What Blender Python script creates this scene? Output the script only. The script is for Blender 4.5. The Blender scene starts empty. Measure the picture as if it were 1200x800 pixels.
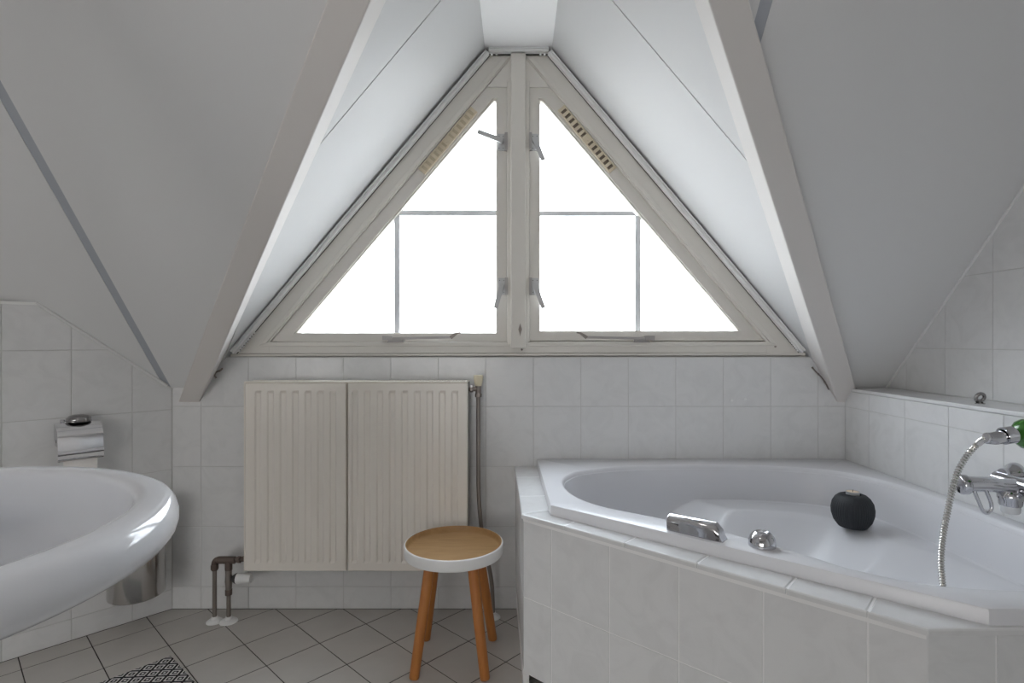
import bpy, bmesh, math, random
from mathutils import Vector, Matrix

# ------------------------------------------------------------------ camera, world, light
random.seed(7)
scene = bpy.context.scene
COL = scene.collection
CAM_H = 1.126
cam_data = bpy.data.cameras.new('camera')
cam_data.sensor_width = 36.0
cam_data.lens = 646.0 / 1200.0 * 36.0
cam_data.shift_x = -5.0 / 1200.0
cam_data.shift_y = 0.0
cam_data.clip_start = 0.02
cam = bpy.data.objects.new('camera', cam_data)
cam.location = (0, 0, CAM_H)
cam.rotation_euler = (math.pi / 2, 0, 0)
COL.objects.link(cam)
scene.camera = cam

world = bpy.data.worlds.new('tuned_sky')
scene.world = world
world.use_nodes = True
# sky ramp tuned for room light: zenith moderately brighter than horizon; dull ground below
SKY = 22.0
_n = world.node_tree.nodes; _l = world.node_tree.links
_tc = _n.new('ShaderNodeTexCoord'); _sx = _n.new('ShaderNodeSeparateXYZ'); _l.new(_tc.outputs['Generated'], _sx.inputs[0])
_rp = _n.new('ShaderNodeValToRGB'); _mr = _n.new('ShaderNodeMapRange')
_mr.inputs['From Min'].default_value = -1; _mr.inputs['From Max'].default_value = 1
_l.new(_sx.outputs['Z'], _mr.inputs['Value']); _l.new(_mr.outputs[0], _rp.inputs[0])
_e = _rp.color_ramp.elements
_e[0].position = 0.49; _e[0].color = (0.10, 0.10, 0.095, 1)
_e[1].position = 1.0; _e[1].color = (0.66, 0.75, 0.84, 1)
_x = _e.new(0.51); _x.color = (0.46, 0.50, 0.54, 1)
_l.new(_rp.outputs[0], _n['Background'].inputs[0])
_n['Background'].inputs[1].default_value = SKY
portal = bpy.data.lights.new('window_portal', 'AREA'); portal.shape = 'RECTANGLE'; portal.size = 2.4; portal.size_y = 1.3
portal.cycles.is_portal = True
portal_o = bpy.data.objects.new('window_portal', portal); portal_o.location = (0.01, 2.43, 1.70)
portal_o.rotation_euler = (-math.pi / 2, 0, 0)
COL.objects.link(portal_o)

vs = scene.view_settings
vs.view_transform = 'Standard'
vs.look = 'None'
vs.gamma = 1.0
vs.use_curve_mapping = False
vs.exposure = 0.50
WINDOW_LIGHT = 1.5       # frosted dormer panes
REAR_FILL = 3.1         # glowing fill pane added behind the camera
LAMP_LIGHT = 3.0        # ceiling lamp above the camera
scene.cycles.max_bounces = 12
scene.cycles.diffuse_bounces = 8
scene.cycles.use_denoising = True

# ------------------------------------------------------------------ helpers
def tag(o, label=None, cat=None, group=None, kind=None):
    if label: o['label'] = label
    if cat: o['category'] = cat
    if group: o['group'] = group
    if kind: o['kind'] = kind
    return o

def world_loc(o):
    v = Vector(o.location)
    while o.parent:
        o = o.parent
    return v

def attach(o, parent):
    if parent is not None:
        o.parent = parent
        w = Vector(parent['_w'])
        o.matrix_parent_inverse = Matrix.Translation(-w) @ Matrix.Identity(4) if not parent.parent else Matrix.Translation(-w)

WL = {}
def empty(name, loc, label=None, cat=None, group=None, kind=None):
    o = bpy.data.objects.new(name, None)
    o.empty_display_size = 0.05
    o.location = loc
    COL.objects.link(o)
    WL[o.name] = Vector(loc)
    return tag(o, label, cat, group, kind)

def obj(name, verts, faces, mat, parent=None, smooth=False, angle=40, rot=None):
    """link ONE mesh object given in world coordinates, origin at its centre"""
    vv = [Vector(v) for v in verts]
    lo = Vector([min(v[i] for v in vv) for i in range(3)])
    hi = Vector([max(v[i] for v in vv) for i in range(3)])
    c = (lo + hi) / 2
    me = bpy.data.meshes.new(name)
    me.from_pydata([v - c for v in vv], [], faces)
    bm = bmesh.new(); bm.from_mesh(me)
    bmesh.ops.recalc_face_normals(bm, faces=bm.faces)
    bm.to_mesh(me); bm.free()
    mats = mat if isinstance(mat, (list, tuple)) else [mat]
    for m in mats: me.materials.append(m)
    if smooth:
        me.polygons.foreach_set('use_smooth', [True] * len(me.polygons))
        me.set_sharp_from_angle(angle=math.radians(angle))
    o = bpy.data.objects.new(name, me)
    COL.objects.link(o)
    place(o, c, parent)
    return o

def place(o, c, parent, basis=None):
    """put o at world position c (optional rotation matrix) under parent"""
    WL[o.name] = Vector(c)
    m = Matrix.Translation(Vector(c))
    if basis is not None: m = m @ basis.to_4x4()
    if parent is not None:
        o.parent = parent
        m = Matrix.Translation(-WL[parent.name]) @ m
    o.matrix_basis = m

class MB:
    """collects shapes into one mesh"""
    def __init__(s): s.v = []; s.f = []
    def add(s, v, f):
        n = len(s.v); s.v += [Vector(x) for x in v]; s.f += [tuple(i + n for i in q) for q in f]; return s
    def build(s, name, mat, parent=None, smooth=False, angle=40):
        return obj(name, s.v, s.f, mat, parent, smooth, angle)

def g_prism(poly, vec):
    n = len(poly); vec = Vector(vec)
    v = [Vector(p) for p in poly] + [Vector(p) + vec for p in poly]
    f = [tuple(range(n - 1, -1, -1)), tuple(range(n, 2 * n))]
    f += [(i, (i + 1) % n, n + (i + 1) % n, n + i) for i in range(n)]
    return v, f

def g_box(a, b):
    x0, y0, z0 = a; x1, y1, z1 = b
    return g_prism([(x0, y0, z0), (x1, y0, z0), (x1, y1, z0), (x0, y1, z0)], (0, 0, z1 - z0))

def g_bevbox(a, b, r):
    """box with chamfered edges"""
    bm = bmesh.new()
    bmesh.ops.create_cube(bm, size=1)
    a = Vector(a); b = Vector(b)
    for v in bm.verts:
        v.co = Vector([(a[i] + b[i]) / 2 + v.co[i] * (b[i] - a[i]) for i in range(3)])
    bmesh.ops.bevel(bm, geom=list(bm.edges), offset=r, segments=2, affect='EDGES', profile=0.5)
    bm.verts.index_update()
    v = [x.co.copy() for x in bm.verts]; f = [tuple(q.index for q in p.verts) for p in bm.faces]
    bm.free()
    return v, f

def xf(g, m):
    return [m @ Vector(p) for p in g[0]], g[1]

def g_lathe(prof, seg=48, center=(0, 0, 0), sx=1, sy=1, rib=None, axis=None, cap=True):
    """profile of (radius, height) around z; axis = direction for local z"""
    v = []; f = []; n = len(prof)
    for k in range(seg):
        a = 2 * math.pi * k / seg
        for (r, z) in prof:
            q = r * (1 + (rib(k, z) if rib else 0))
            v.append(Vector((q * math.cos(a) * sx, q * math.sin(a) * sy, z)))
    for k in range(seg):
        k2 = (k + 1) % seg
        for i in range(n - 1):
            f.append((k * n + i, k2 * n + i, k2 * n + i + 1, k * n + i + 1))
    if cap and prof[0][0] > 1e-6: f.append(tuple(k * n for k in range(seg))[::-1])
    if cap and prof[-1][0] > 1e-6: f.append(tuple(k * n + n - 1 for k in range(seg)))
    R = Matrix.Identity(3)
    if axis is not None:
        R = Vector((0, 0, 1)).rotation_difference(Vector(axis)).to_matrix()
    c = Vector(center)
    v = [R @ p + c for p in v]
    # weld the pole points
    out = []; mp = {}; keep = []
    for i, p in enumerate(v):
        key = (round(p.x, 6), round(p.y, 6), round(p.z, 6))
        if key not in mp: mp[key] = len(out); out.append(p)
        keep.append(mp[key])
    ff = []
    for q in f:
        w = []
        for i in q:
            j = keep[i]
            if j not in w: w.append(j)
        if len(w) > 2: ff.append(tuple(w))
    return out, ff

def smooth_path(pts, n=8, closed=False):
    P = [Vector(p) for p in pts]; out = []
    m = len(P)
    rng = range(m) if closed else range(m - 1)
    for i in rng:
        p0 = P[(i - 1) % m] if closed or i > 0 else P[i] * 2 - P[i + 1]
        p1 = P[i]; p2 = P[(i + 1) % m]
        p3 = P[(i + 2) % m] if closed or i + 2 < m else p2 * 2 - p1
        for k in range(n):
            t = k / n
            out.append(0.5 * (2 * p1 + (p2 - p0) * t + (2 * p0 - 5 * p1 + 4 * p2 - p3) * t * t + (3 * p1 - p0 - 3 * p2 + p3) * t ** 3))
    if not closed: out.append(P[-1])
    return out

def g_tube(pts, rad, seg=12, closed=False, flat=1.0):
    P = [Vector(p) for p in pts]; n = len(P)
    R = rad if isinstance(rad, (list, tuple)) else [rad] * n
    v = []; f = []
    T = []
    for i in range(n):
        a = P[(i - 1) % n] if closed or i > 0 else P[i]
        b = P[(i + 1) % n] if closed or i < n - 1 else P[i]
        T.append((b - a).normalized())
    up = Vector((0, 0, 1)) if abs(T[0].z) < 0.9 else Vector((1, 0, 0))
    nrm = (up - T[0] * up.dot(T[0])).normalized()
    for i in range(n):
        if i: nrm = (nrm - T[i] * nrm.dot(T[i])).normalized()
        bi = T[i].cross(nrm)
        for k in range(seg):
            a = 2 * math.pi * k / seg
            v.append(P[i] + nrm * (R[i] * math.cos(a)) + bi * (R[i] * flat * math.sin(a)))
    for i in range(n if closed else n - 1):
        j = (i + 1) % n
        for k in range(seg):
            k2 = (k + 1) % seg
            f.append((i * seg + k, i * seg + k2, j * seg + k2, j * seg + k))
    if not closed:
        f.append(tuple(range(seg))[::-1]); f.append(tuple(range((n - 1) * seg, n * seg)))
    return v, f

def g_cyl(a, b, r, seg=24, bev=0.0):
    a = Vector(a); b = Vector(b); L = (b - a).length
    if bev: prof = [(0, 0), (r - bev, 0), (r, bev), (r, L - bev), (r - bev, L), (0, L)]
    else: prof = [(0, 0), (r, 0), (r, L), (0, L)]
    return g_lathe(prof, seg, a, axis=(b - a))

# ------------------------------------------------------------------ materials
def mat(name, color, rough=0.5, metal=0.0, spec=0.5, bump=None, vary=None, coat=0.0, marble=None, grain=None, emit=None):
    m = bpy.data.materials.new(name); m.use_nodes = True
    nt = m.node_tree; N = nt.nodes; L = nt.links
    b = N['Principled BSDF']
    b.inputs['Base Color'].default_value = (*color, 1)
    b.inputs['Roughness'].default_value = rough
    b.inputs['Metallic'].default_value = metal
    b.inputs['Specular IOR Level'].default_value = spec
    if coat: b.inputs['Coat Weight'].default_value = coat; b.inputs['Coat Roughness'].default_value = 0.08
    def coords(rand=True):
        tc = N.new('ShaderNodeTexCoord')
        if not rand: return tc.outputs['Object']
        oi = N.new('ShaderNodeObjectInfo')
        mul = N.new('ShaderNodeVectorMath'); mul.operation = 'MULTIPLY_ADD'
        mul.inputs[1].default_value = (31, 17, 23)
        cb = N.new('ShaderNodeCombineXYZ')
        for i in range(3): L.new(oi.outputs['Random'], cb.inputs[i])
        L.new(cb.outputs[0], mul.inputs[0]); L.new(tc.outputs['Object'], mul.inputs[2])
        return mul.outputs[0]
    def ramp(src, stops):
        r = N.new('ShaderNodeValToRGB'); L.new(src, r.inputs[0])
        e = r.color_ramp.elements
        e[0].position, e[0].color = stops[0][0], (*stops[0][1], 1)
        e[1].position, e[1].color = stops[1][0], (*stops[1][1], 1)
        for p, c in stops[2:]:
            q = e.new(p); q.color = (*c, 1)
        return r.outputs[0]
    if marble:
        c = coords()
        n = N.new('ShaderNodeTexNoise'); L.new(c, n.inputs['Vector'])
        n.inputs['Scale'].default_value = 11; n.inputs['Detail'].default_value = 6; n.inputs['Roughness'].default_value = 0.6
        n.inputs['Distortion'].default_value = 1.2
        d = tuple(x * marble for x in color)
        L.new(ramp(n.outputs['Fac'], [(0.34, d), (0.56, color)]), b.inputs['Base Color'])
        n2 = N.new('ShaderNodeTexNoise'); L.new(c, n2.inputs['Vector']); n2.inputs['Scale'].default_value = 16
        n2.inputs['Detail'].default_value = 2
        bp = N.new('ShaderNodeBump'); bp.inputs['Strength'].default_value = 0.05; bp.inputs['Distance'].default_value = 0.01
        L.new(n2.outputs['Fac'], bp.inputs['Height']); L.new(bp.outputs[0], b.inputs['Normal'])
    if vary:
        c = coords()
        n = N.new('ShaderNodeTexNoise'); L.new(c, n.inputs['Vector'])
        n.inputs['Scale'].default_value = vary[0]; n.inputs['Detail'].default_value = 5
        d = tuple(x * vary[1] for x in color)
        L.new(ramp(n.outputs['Fac'], [(0.3, d), (0.65, color)]), b.inputs['Base Color'])
    if grain:
        c = coords(False)
        mp = N.new('ShaderNodeMapping'); mp.inputs['Scale'].default_value = grain[0]; L.new(c, mp.inputs['Vector'])
        n = N.new('ShaderNodeTexNoise'); L.new(mp.outputs[0], n.inputs['Vector'])
        n.inputs['Scale'].default_value = 1.0; n.inputs['Detail'].default_value = 6; n.inputs['Distortion'].default_value = 0.6
        L.new(ramp(n.outputs['Fac'], [(0.3, grain[1]), (0.7, color)]), b.inputs['Base Color'])
    if bump:
        c = coords()
        n = N.new('ShaderNodeTexNoise'); L.new(c, n.inputs['Vector'])
        n.inputs['Scale'].default_value = bump[0]; n.inputs['Detail'].default_value = 3
        bp = N.new('ShaderNodeBump'); bp.inputs['Strength'].default_value = bump[1]; bp.inputs['Distance'].default_value = 0.01
        L.new(n.outputs['Fac'], bp.inputs['Height']); L.new(bp.outputs[0], b.inputs['Normal'])
    if emit:
        b.inputs['Emission Color'].default_value = (*emit[0], 1)
        b.inputs['Emission Strength'].default_value = emit[1]
    return m

M_tile = mat('marbled_white_tile', (0.70, 0.70, 0.70), 0.22, marble=0.94)
M_grout = mat('grey_grout', (0.56, 0.555, 0.545), 0.85)
M_groutl = mat('pale_grout', (0.80, 0.795, 0.79), 0.7)
M_floor = mat('grey_floor_tile', (0.52, 0.495, 0.465), 0.42, vary=(9, 0.93))
M_fgrout = mat('dark_floor_grout', (0.05, 0.043, 0.038), 0.9)
M_board = mat('painted_board', (0.71, 0.71, 0.71), 0.6, bump=(5, 0.03))
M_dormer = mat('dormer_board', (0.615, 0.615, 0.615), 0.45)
M_soffit = mat('dormer_soffit_board', (0.84, 0.84, 0.84), 0.45)
M_beam = mat('painted_beam', (0.69, 0.66, 0.635), 0.5, bump=(14, 0.05))
M_strip = mat('grey_joint_strip', (0.40, 0.42, 0.46), 0.55)
M_plaster = mat('white_plaster', (0.72, 0.71, 0.70), 0.8)
M_frame = mat('cream_window_paint', (0.68, 0.65, 0.60), 0.4, bump=(30, 0.03))
M_sash = mat('sash_paint', (0.65, 0.62, 0.57), 0.4)
M_white = mat('white_plastic', (0.80, 0.80, 0.79), 0.35)
M_gap = mat('dark_gap', (0.05, 0.05, 0.045), 0.9)
M_glass = mat('frosted_daylit_glass', (0.85, 0.88, 0.9), 0.35, emit=((0.93, 0.965, 1.0), WINDOW_LIGHT))
def frosted(m, share):
    nt = m.node_tree; N = nt.nodes; L = nt.links
    tr = N.new('ShaderNodeBsdfTransparent'); mx = N.new('ShaderNodeMixShader'); mx.inputs[0].default_value = share
    L.new(N['Principled BSDF'].outputs[0], mx.inputs[1]); L.new(tr.outputs[0], mx.inputs[2])
    L.new(mx.outputs[0], N['Material Output'].inputs['Surface'])
frosted(M_glass, 0.6)
M_rearfill = mat('rear_fill_glow', (0.85, 0.88, 0.9), 0.35, emit=((1.0, 0.985, 0.97), REAR_FILL))
M_lamp = mat('lit_lamp_diffuser', (0.85, 0.85, 0.85), 0.4, emit=((1.0, 0.95, 0.9), LAMP_LIGHT))
M_muntin = mat('glazing_bar_white', (0.80, 0.82, 0.84), 0.5)
M_vent = mat('yellowed_plastic', (0.62, 0.54, 0.40), 0.45)
M_ventshade = mat('yellowed_slide_shaded', (0.47, 0.40, 0.28), 0.5)  # slide darkened so the closed grooves look shaded
M_ventdark = mat('vent_slot', (0.16, 0.13, 0.10), 0.8)
M_alu = mat('brushed_aluminium', (0.50, 0.50, 0.50), 0.5, metal=0.6)
M_alud = mat('worn_aluminium', (0.40, 0.38, 0.37), 0.5, metal=0.5)
M_chrome = mat('chrome', (0.56, 0.56, 0.58), 0.07, metal=1.0)
M_chromelit = mat('chrome_lit_copy', (0.88, 0.88, 0.90), 0.08, metal=1.0)  # lighter copy of the chrome, the lid's bright reflection put into its colour
M_steel = mat('polished_steel', (0.50, 0.485, 0.47), 0.16, metal=1.0)
M_dchrome = mat('dark_chrome', (0.32, 0.31, 0.31), 0.18, metal=1.0)
M_rad = mat('cream_enamel', (0.80, 0.755, 0.69), 0.3)
M_pipe = mat('tarnished_pipe', (0.24, 0.21, 0.19), 0.4, metal=0.6)
M_fit = mat('old_brass_fitting', (0.13, 0.10, 0.085), 0.55, metal=0.5)
M_knob = mat('ivory_plastic', (0.72, 0.65, 0.48), 0.4)
M_acryl = mat('white_acrylic', (0.70, 0.70, 0.725), 0.26)
M_ceram = mat('white_ceramic', (0.78, 0.79, 0.82), 0.12, coat=0.2)
M_oak = mat('light_wood_veneer', (0.44, 0.265, 0.115), 0.45, grain=((9, 70, 40), (0.36, 0.205, 0.08)))
M_leg = mat('orange_wood', (0.50, 0.20, 0.05), 0.4, grain=((60, 60, 5), (0.40, 0.14, 0.033)))
M_candle = mat('charcoal_ceramic', (0.022, 0.025, 0.029), 0.65)
M_wax = mat('tealight_wax', (0.75, 0.62, 0.47), 0.5)
M_green = mat('green_plastic', (0.035, 0.17, 0.015), 0.18, coat=0.5)
M_hose = mat('metal_hose', (0.62, 0.60, 0.57), 0.25, metal=0.95)
M_clear = mat('clear_nozzle_plastic', (0.62, 0.63, 0.64), 0.15)
M_paper = mat('toilet_paper', (0.78, 0.75, 0.72), 0.95, bump=(60, 0.1))
M_black = mat('black_plastic', (0.03, 0.03, 0.03), 0.5)

def rug_material():
    m = bpy.data.materials.new('black_white_diamond_weave'); m.use_nodes = True
    nt = m.node_tree; N = nt.nodes; L = nt.links; b = N['Principled BSDF']
    b.inputs['Roughness'].default_value = 0.95
    tc = N.new('ShaderNodeTexCoord')
    sp = N.new('ShaderNodeSeparateXYZ'); L.new(tc.outputs['Object'], sp.inputs[0])
    def mth(op, a, c=None, d=None):
        n = N.new('ShaderNodeMath'); n.operation = op
        for i, x in enumerate((a, c, d)):
            if x is None: continue
            if isinstance(x, (int, float)): n.inputs[i].default_value = x
            else: L.new(x, n.inputs[i])
        return n.outputs[0]
    P = 0.05
    def tri(s): return mth('ABSOLUTE', mth('SUBTRACT', mth('FRACT', mth('MULTIPLY', s, 1 / P)), 0.5))
    d = mth('ADD', tri(sp.outputs[0]), tri(sp.outputs[1]))           # 0 at diamond centre, 0.5 on the lattice, 1 at the next centre
    e = mth('MULTIPLY', mth('ABSOLUTE', mth('SUBTRACT', d, 0.5)), 2)  # 0 on the lattice, 1 at centres
    r = N.new('ShaderNodeValToRGB'); r.color_ramp.interpolation = 'CONSTANT'; L.new(e, r.inputs[0])
    K = (0.012, 0.012, 0.014, 1); W = (0.66, 0.65, 0.64, 1)
    el = r.color_ramp.elements
    el[0].position = 0; el[0].color = K; el[1].position = 0.23; el[1].color = W
    for p, c in ((0.50, K), (0.78, W)):
        q = el.new(p); q.color = c
    L.new(r.outputs[0], b.inputs['Base Color'])
    return m
M_rug = rug_material()

# ------------------------------------------------------------------ tiling of planes
def clip_half(poly, a, b, c):
    """keep a*x + b*y <= c"""
    out = []
    for i in range(len(poly)):
        p, q = poly[i], poly[(i + 1) % len(poly)]
        dp = a * p[0] + b * p[1] - c; dq = a * q[0] + b * q[1] - c
        if dp <= 0: out.append(p)
        if (dp < 0 < dq) or (dq < 0 < dp):
            t = dp / (dp - dq); out.append((p[0] + (q[0] - p[0]) * t, p[1] + (q[1] - p[1]) * t))
    return out

def area(p):
    return 0.5 * sum(p[i][0] * p[(i + 1) % len(p)][1] - p[(i + 1) % len(p)][0] * p[i][1] for i in range(len(p)))

def clean(p):
    out = []
    for q in p:
        if not out or math.hypot(q[0] - out[-1][0], q[1] - out[-1][1]) > 0.004: out.append(q)
    if len(out) > 1 and math.hypot(out[0][0] - out[-1][0], out[0][1] - out[-1][1]) < 0.004: out.pop()
    return out

def inset(p, d):
    n = len(p); q = p
    for i in range(n):
        x0, y0 = p[i]; x1, y1 = p[(i + 1) % n]
        l = math.hypot(x1 - x0, y1 - y0); nx, ny = (y1 - y0) / l, -(x1 - x0) / l
        q = clip_half(q, nx, ny, nx * x0 + ny * y0 - d)
    return q

MESH = {}
def tile_mesh(poly, th, bev, m, name):
    """slab of convex polygon (ccw) with a softened top edge"""
    key = (tuple((round(x, 4), round(y, 4)) for x, y in poly), th, bev, m.name)
    if key in MESH: return MESH[key]
    top = inset(poly, bev)
    if len(top) != len(poly): return None
    # order top like poly: match starts
    best = min(range(len(top)), key=lambda k: math.hypot(top[k][0] - poly[0][0], top[k][1] - poly[0][1]))
    top = top[best:] + top[:best]
    n = len(poly)
    v = [(x, y, -0.001) for x, y in poly] + [(x, y, th - bev * 0.7) for x, y in poly] + [(x, y, th) for x, y in top]
    f = [(i, (i + 1) % n, n + (i + 1) % n, n + i) for i in range(n)] + [(n + i, n + (i + 1) % n, 2 * n + (i + 1) % n, 2 * n + i) for i in range(n)]
    f += [tuple(range(2 * n, 3 * n))]
    me = bpy.data.meshes.new(name); me.from_pydata(v, [], f); me.materials.append(m)
    me.update()
    MESH[key] = me
    return me

def tile_plane(name, parent, o, u, v, us, vs_, halves, gap=(0.0026, 0.0026), th=0.0015, bev=0.0007, m=None, skip=None, jitter=0.0):
    """lay single tiles on the plane through o spanned by u, v between the joints us x vs_, clipped by half planes (a, b, c)"""
    o = Vector(o); u = Vector(u).normalized(); v = Vector(v).normalized(); nrm = u.cross(v)
    B = Matrix((u, v, nrm)).transposed()
    for i in range(len(us) - 1):
        for j in range(len(vs_) - 1):
            c = [(us[i] + gap[0] / 2, vs_[j] + gap[1] / 2), (us[i + 1] - gap[0] / 2, vs_[j] + gap[1] / 2),
                 (us[i + 1] - gap[0] / 2, vs_[j + 1] - gap[1] / 2), (us[i] + gap[0] / 2, vs_[j + 1] - gap[1] / 2)]
            for h in halves:
                c = clip_half(c, *h)
                if len(c) < 3: break
            if len(c) < 3: continue
            c = clean(c)
            if len(c) < 3 or area(c) < 2e-4: continue
            mx = sum(p[0] for p in c) / len(c); my = sum(p[1] for p in c) / len(c)
            if skip and skip(*(o + u * mx + v * my)): continue
            me = tile_mesh([(x - mx, y - my) for x, y in c], th, bev, m or M_tile, name)
            if me is None: continue
            t = bpy.data.objects.new(name, me); COL.objects.link(t)
            R = B
            if jitter:
                R = B @ Matrix.Rotation(random.uniform(-jitter, jitter), 3, 'X') @ Matrix.Rotation(random.uniform(-jitter, jitter), 3, 'Y')
            place(t, o + u * mx + v * my, parent, R)

def steps(a, d, lo, hi):
    """joint positions a + k*d that cover lo..hi"""
    k0 = math.floor((lo - a) / d); k1 = math.ceil((hi - a) / d)
    return [a + d * k for k in range(k0, k1 + 1)]

# ------------------------------------------------------------------ room constants
YB = 2.324                         # tiled face of the back wall
XR = 1.387                         # tiled face of the low right wall
XU = 1.56                          # upper right wall above the ledge
ZL = 0.932                         # height of the ledge
CL = Vector((-1.45, YB, 0))        # corner of back wall and slanting left wall
UL = Vector((-0.678, -0.735, 0)).normalized()
NL = Vector((0.735, -0.678, 0)).normalized()
def roof_z(y, off=0.0): return 3.405 - off - 1.065 * y
NR = Vector((0, 0.729, 0.684))     # outward normal of the main roof
Z0 = 0.0937; DZ = 0.253            # horizontal joints of the wall tiles

# floor
floor = empty('floor', (0, 0, 0), 'grey diagonal floor tiles with dark joints', 'floor', kind='structure')
obj('floor_bed', *g_prism([(-3.2, -1.9, -0.06), (1.75, -1.9, -0.06), (1.75, 2.5, -0.06), (-3.2, 2.5, -0.06)], (0, 0, 0.0588)), M_fgrout, floor)
P0 = Vector((-0.005, YB, 0)); P1 = Vector((0.021, 1.679, 0)); P2 = Vector((0.755, 1.012, 0)); P3 = Vector((XR, 1.012, 0)); P4 = Vector((XR, YB, 0))
DIAG = (P2 - P1).normalized(); DIN = Vector((-DIAG.y, DIAG.x, 0))
def under_bath(x, y, z):
    return x > 0.12 and (Vector((x, y, 0)) - P1).dot(DIN) > 0.26
aB = math.radians(46.7)
UA = Vector((math.sin(aB), -math.cos(aB), 0)); UB = Vector((math.cos(aB), math.sin(aB), 0))
o_f = Vector((-0.877, 2.193, -0.0012))
def fl_half(n, c):                 # world half plane n.x <= c expressed in tile coordinates
    n = Vector(n); return (n.dot(UA), n.dot(UB), c - n.dot(o_f))
tile_plane('floor_tile', floor, o_f, UA, UB, [0.1965 * k for k in range(-7, 14)], [0.1955 * k for k in range(-11, 6)],
           [fl_half((0, 1, 0), YB - 0.003), fl_half((0, -1, 0), -0.75), fl_half((1, 0, 0), XR),
            fl_half(-NL, -NL.dot(CL) - 0.003)], gap=(0.0044, 0.0036), th=0.0012, bev=0.0006, m=M_floor, skip=under_bath, jitter=0.0015)

# back wall
wall_back = empty('wall_back', (0, YB, 0), 'pale marbled tile wall under the triangular window', 'wall', kind='structure')
obj('wall_bed', *g_box((-1.75, YB, 0), (1.75, YB + 0.12, 1.062)), M_grout, wall_back)
tile_plane('wall_tile', wall_back, (0, YB, 0), (1, 0, 0), (0, 0, 1), steps(0.072, 0.2, -1.45, XR), steps(Z0, DZ, 0, 1.06),
           [(-1, 0, 1.447), (1, 0, XR - 0.002), (0, -1, -0.002), (0, 1, 1.058)],
           skip=lambda x, y, z: x > 0.1 and z < 0.55, jitter=0.002)
for x in (0.908, 0.965):
    obj('screw_plug', *g_lathe([(0, 0), (0.005, 0), (0.005, 0.002), (0, 0.003)], 12, (x, YB - 0.0025, 0.878 + (x - 0.908) * 0.1), axis=(0, -1, 0)), M_white, wall_back)

# slanting left wall, its cap and the recess above
wall_left = empty('wall_left', CL, 'pale tile wall on the left behind the washbasin', 'wall', kind='structure')
W = lambda s, n, z: CL + UL * s + NL * n + Vector((0, 0, z))
obj('wall_bed', *g_prism([W(-0.12, -0.001, 0), W(1.95, -0.001, 0), W(1.95, -0.001, 1.261), W(0.423, -0.001, 1.261), W(-0.12, -0.001, 0.836)], -NL * 0.06), M_grout, wall_left)
tile_plane('wall_tile', wall_left, CL, -UL, (0, 0, 1), [-x for x in reversed([0, 0.142, 0.335, 0.528, 0.721, 0.914, 1.107, 1.3])], steps(Z0 - 0.012, DZ, 0, 1.28),
           [(0, 1, 1.258), (0.783, 1, 0.926), (0, -1, -0.002), (1, 0, -0.003)], jitter=0.002)
obj('wall_cap', *g_prism([W(0.412, 0.006, 1.258), W(1.95, 0.006, 1.258), W(1.95, -0.36, 1.258), W(0.412, -0.36, 1.258)], (0, 0, 0.010)), M_white, wall_left)
obj('recess_wall', *g_prism([W(0.3, -0.36, 1.2), W(1.95, -0.36, 1.2), W(1.95, -0.36, 2.6), W(0.3, -0.36, 2.6)], -NL * 0.05), M_plaster, wall_left)

# right wall: low tiled part with ledge, upper part set back
wall_right = empty('wall_right', (XR, 1.0, 0), 'pale tile wall on the right above the bathtub with a ledge', 'wall', kind='structure')
obj('wall_bed', *g_box((XR, -1.85, 0), (XU + 0.02, YB + 0.02, ZL - 0.014)), M_grout, wall_right)
tile_plane('wall_tile', wall_right, (XR, 0, 0), (0, -1, 0), (0, 0, 1), [-y for y in reversed(steps(1.767, 0.2, 0.7, YB))], steps(Z0, DZ, 0, ZL),
           [(-1, 0, YB - 0.003), (1, 0, -0.8), (0, 1, ZL - 0.015), (0, -1, -0.002)], skip=lambda x, y, z: z < 0.55 and y > 1.0, jitter=0.002)
obj('ledge_cap', *g_bevbox((XR - 0.005, -1.85, ZL - 0.013), (XU, YB - 0.002, ZL), 0.003), M_tile, wall_right)
obj('upper_wall_bed', *g_box((XU, -1.85, ZL - .08), (XU + 0.1, YB + 0.02, 2.7)), M_grout, wall_right)
sl = 1.065
tile_plane('wall_tile', wall_right, (XU, 0, 0), (0, -1, 0), (0, 0, 1), [-y for y in reversed(steps(1.803, 0.2, 0.7, YB))], steps(Z0 - 0.006, DZ, ZL, 2.4),
           [(-1, 0, YB - 0.003), (1, 0, -0.8), (-sl, 1, roof_z(0) - 0.0 - 0.004), (0, -1, -ZL - 0.002)], jitter=0.002)

# unseen sides of the room, plus an added shading wall and fill window
wp = empty('wall_partition', (-1.16, .5, 0), 'short white wall carrying the washbasin, outside the frame', 'wall', kind='structure')
obj('plaster_face', *g_box((-1.22, 0.02, 0), (-1.10, 0.98, 2.55)), M_plaster, wp)
wo = empty('wall_outer', (-3.15, 0, 0), 'plain white wall far left, outside the frame', 'wall', kind='structure')
obj('plaster_face', *g_box((-3.25, -1.95, 0), (-3.15, 2.4, 2.62)), M_plaster, wo)
we = empty('shade_wall', (1.2, -.6, 0), 'added plain white wall shading the end of the bathtub, outside the frame', 'wall', kind='structure')
obj('plaster_face', *g_box((0.98, -1.85, 0), (XR, 0.30, 2.55)), M_plaster, we)  # unseen block added to keep rear light off the bath end
wr = empty('wall_rear', (0, -1.85, 0), 'plain white wall behind the camera', 'wall', kind='structure')
WX0, WX1, WZ0, WZ1 = -2.6, -0.2, 0.15, 1.40
obj('plaster_low', *g_box((-3.2, -1.95, 0), (1.7, -1.85, WZ0)), M_plaster, wr)
obj('plaster_high', *g_box((-3.2, -1.95, WZ1), (1.7, -1.85, 2.7)), M_plaster, wr)
obj('plaster_left', *g_box((-3.2, -1.95, WZ0), (WX0, -1.85, WZ1)), M_plaster, wr)
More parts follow.
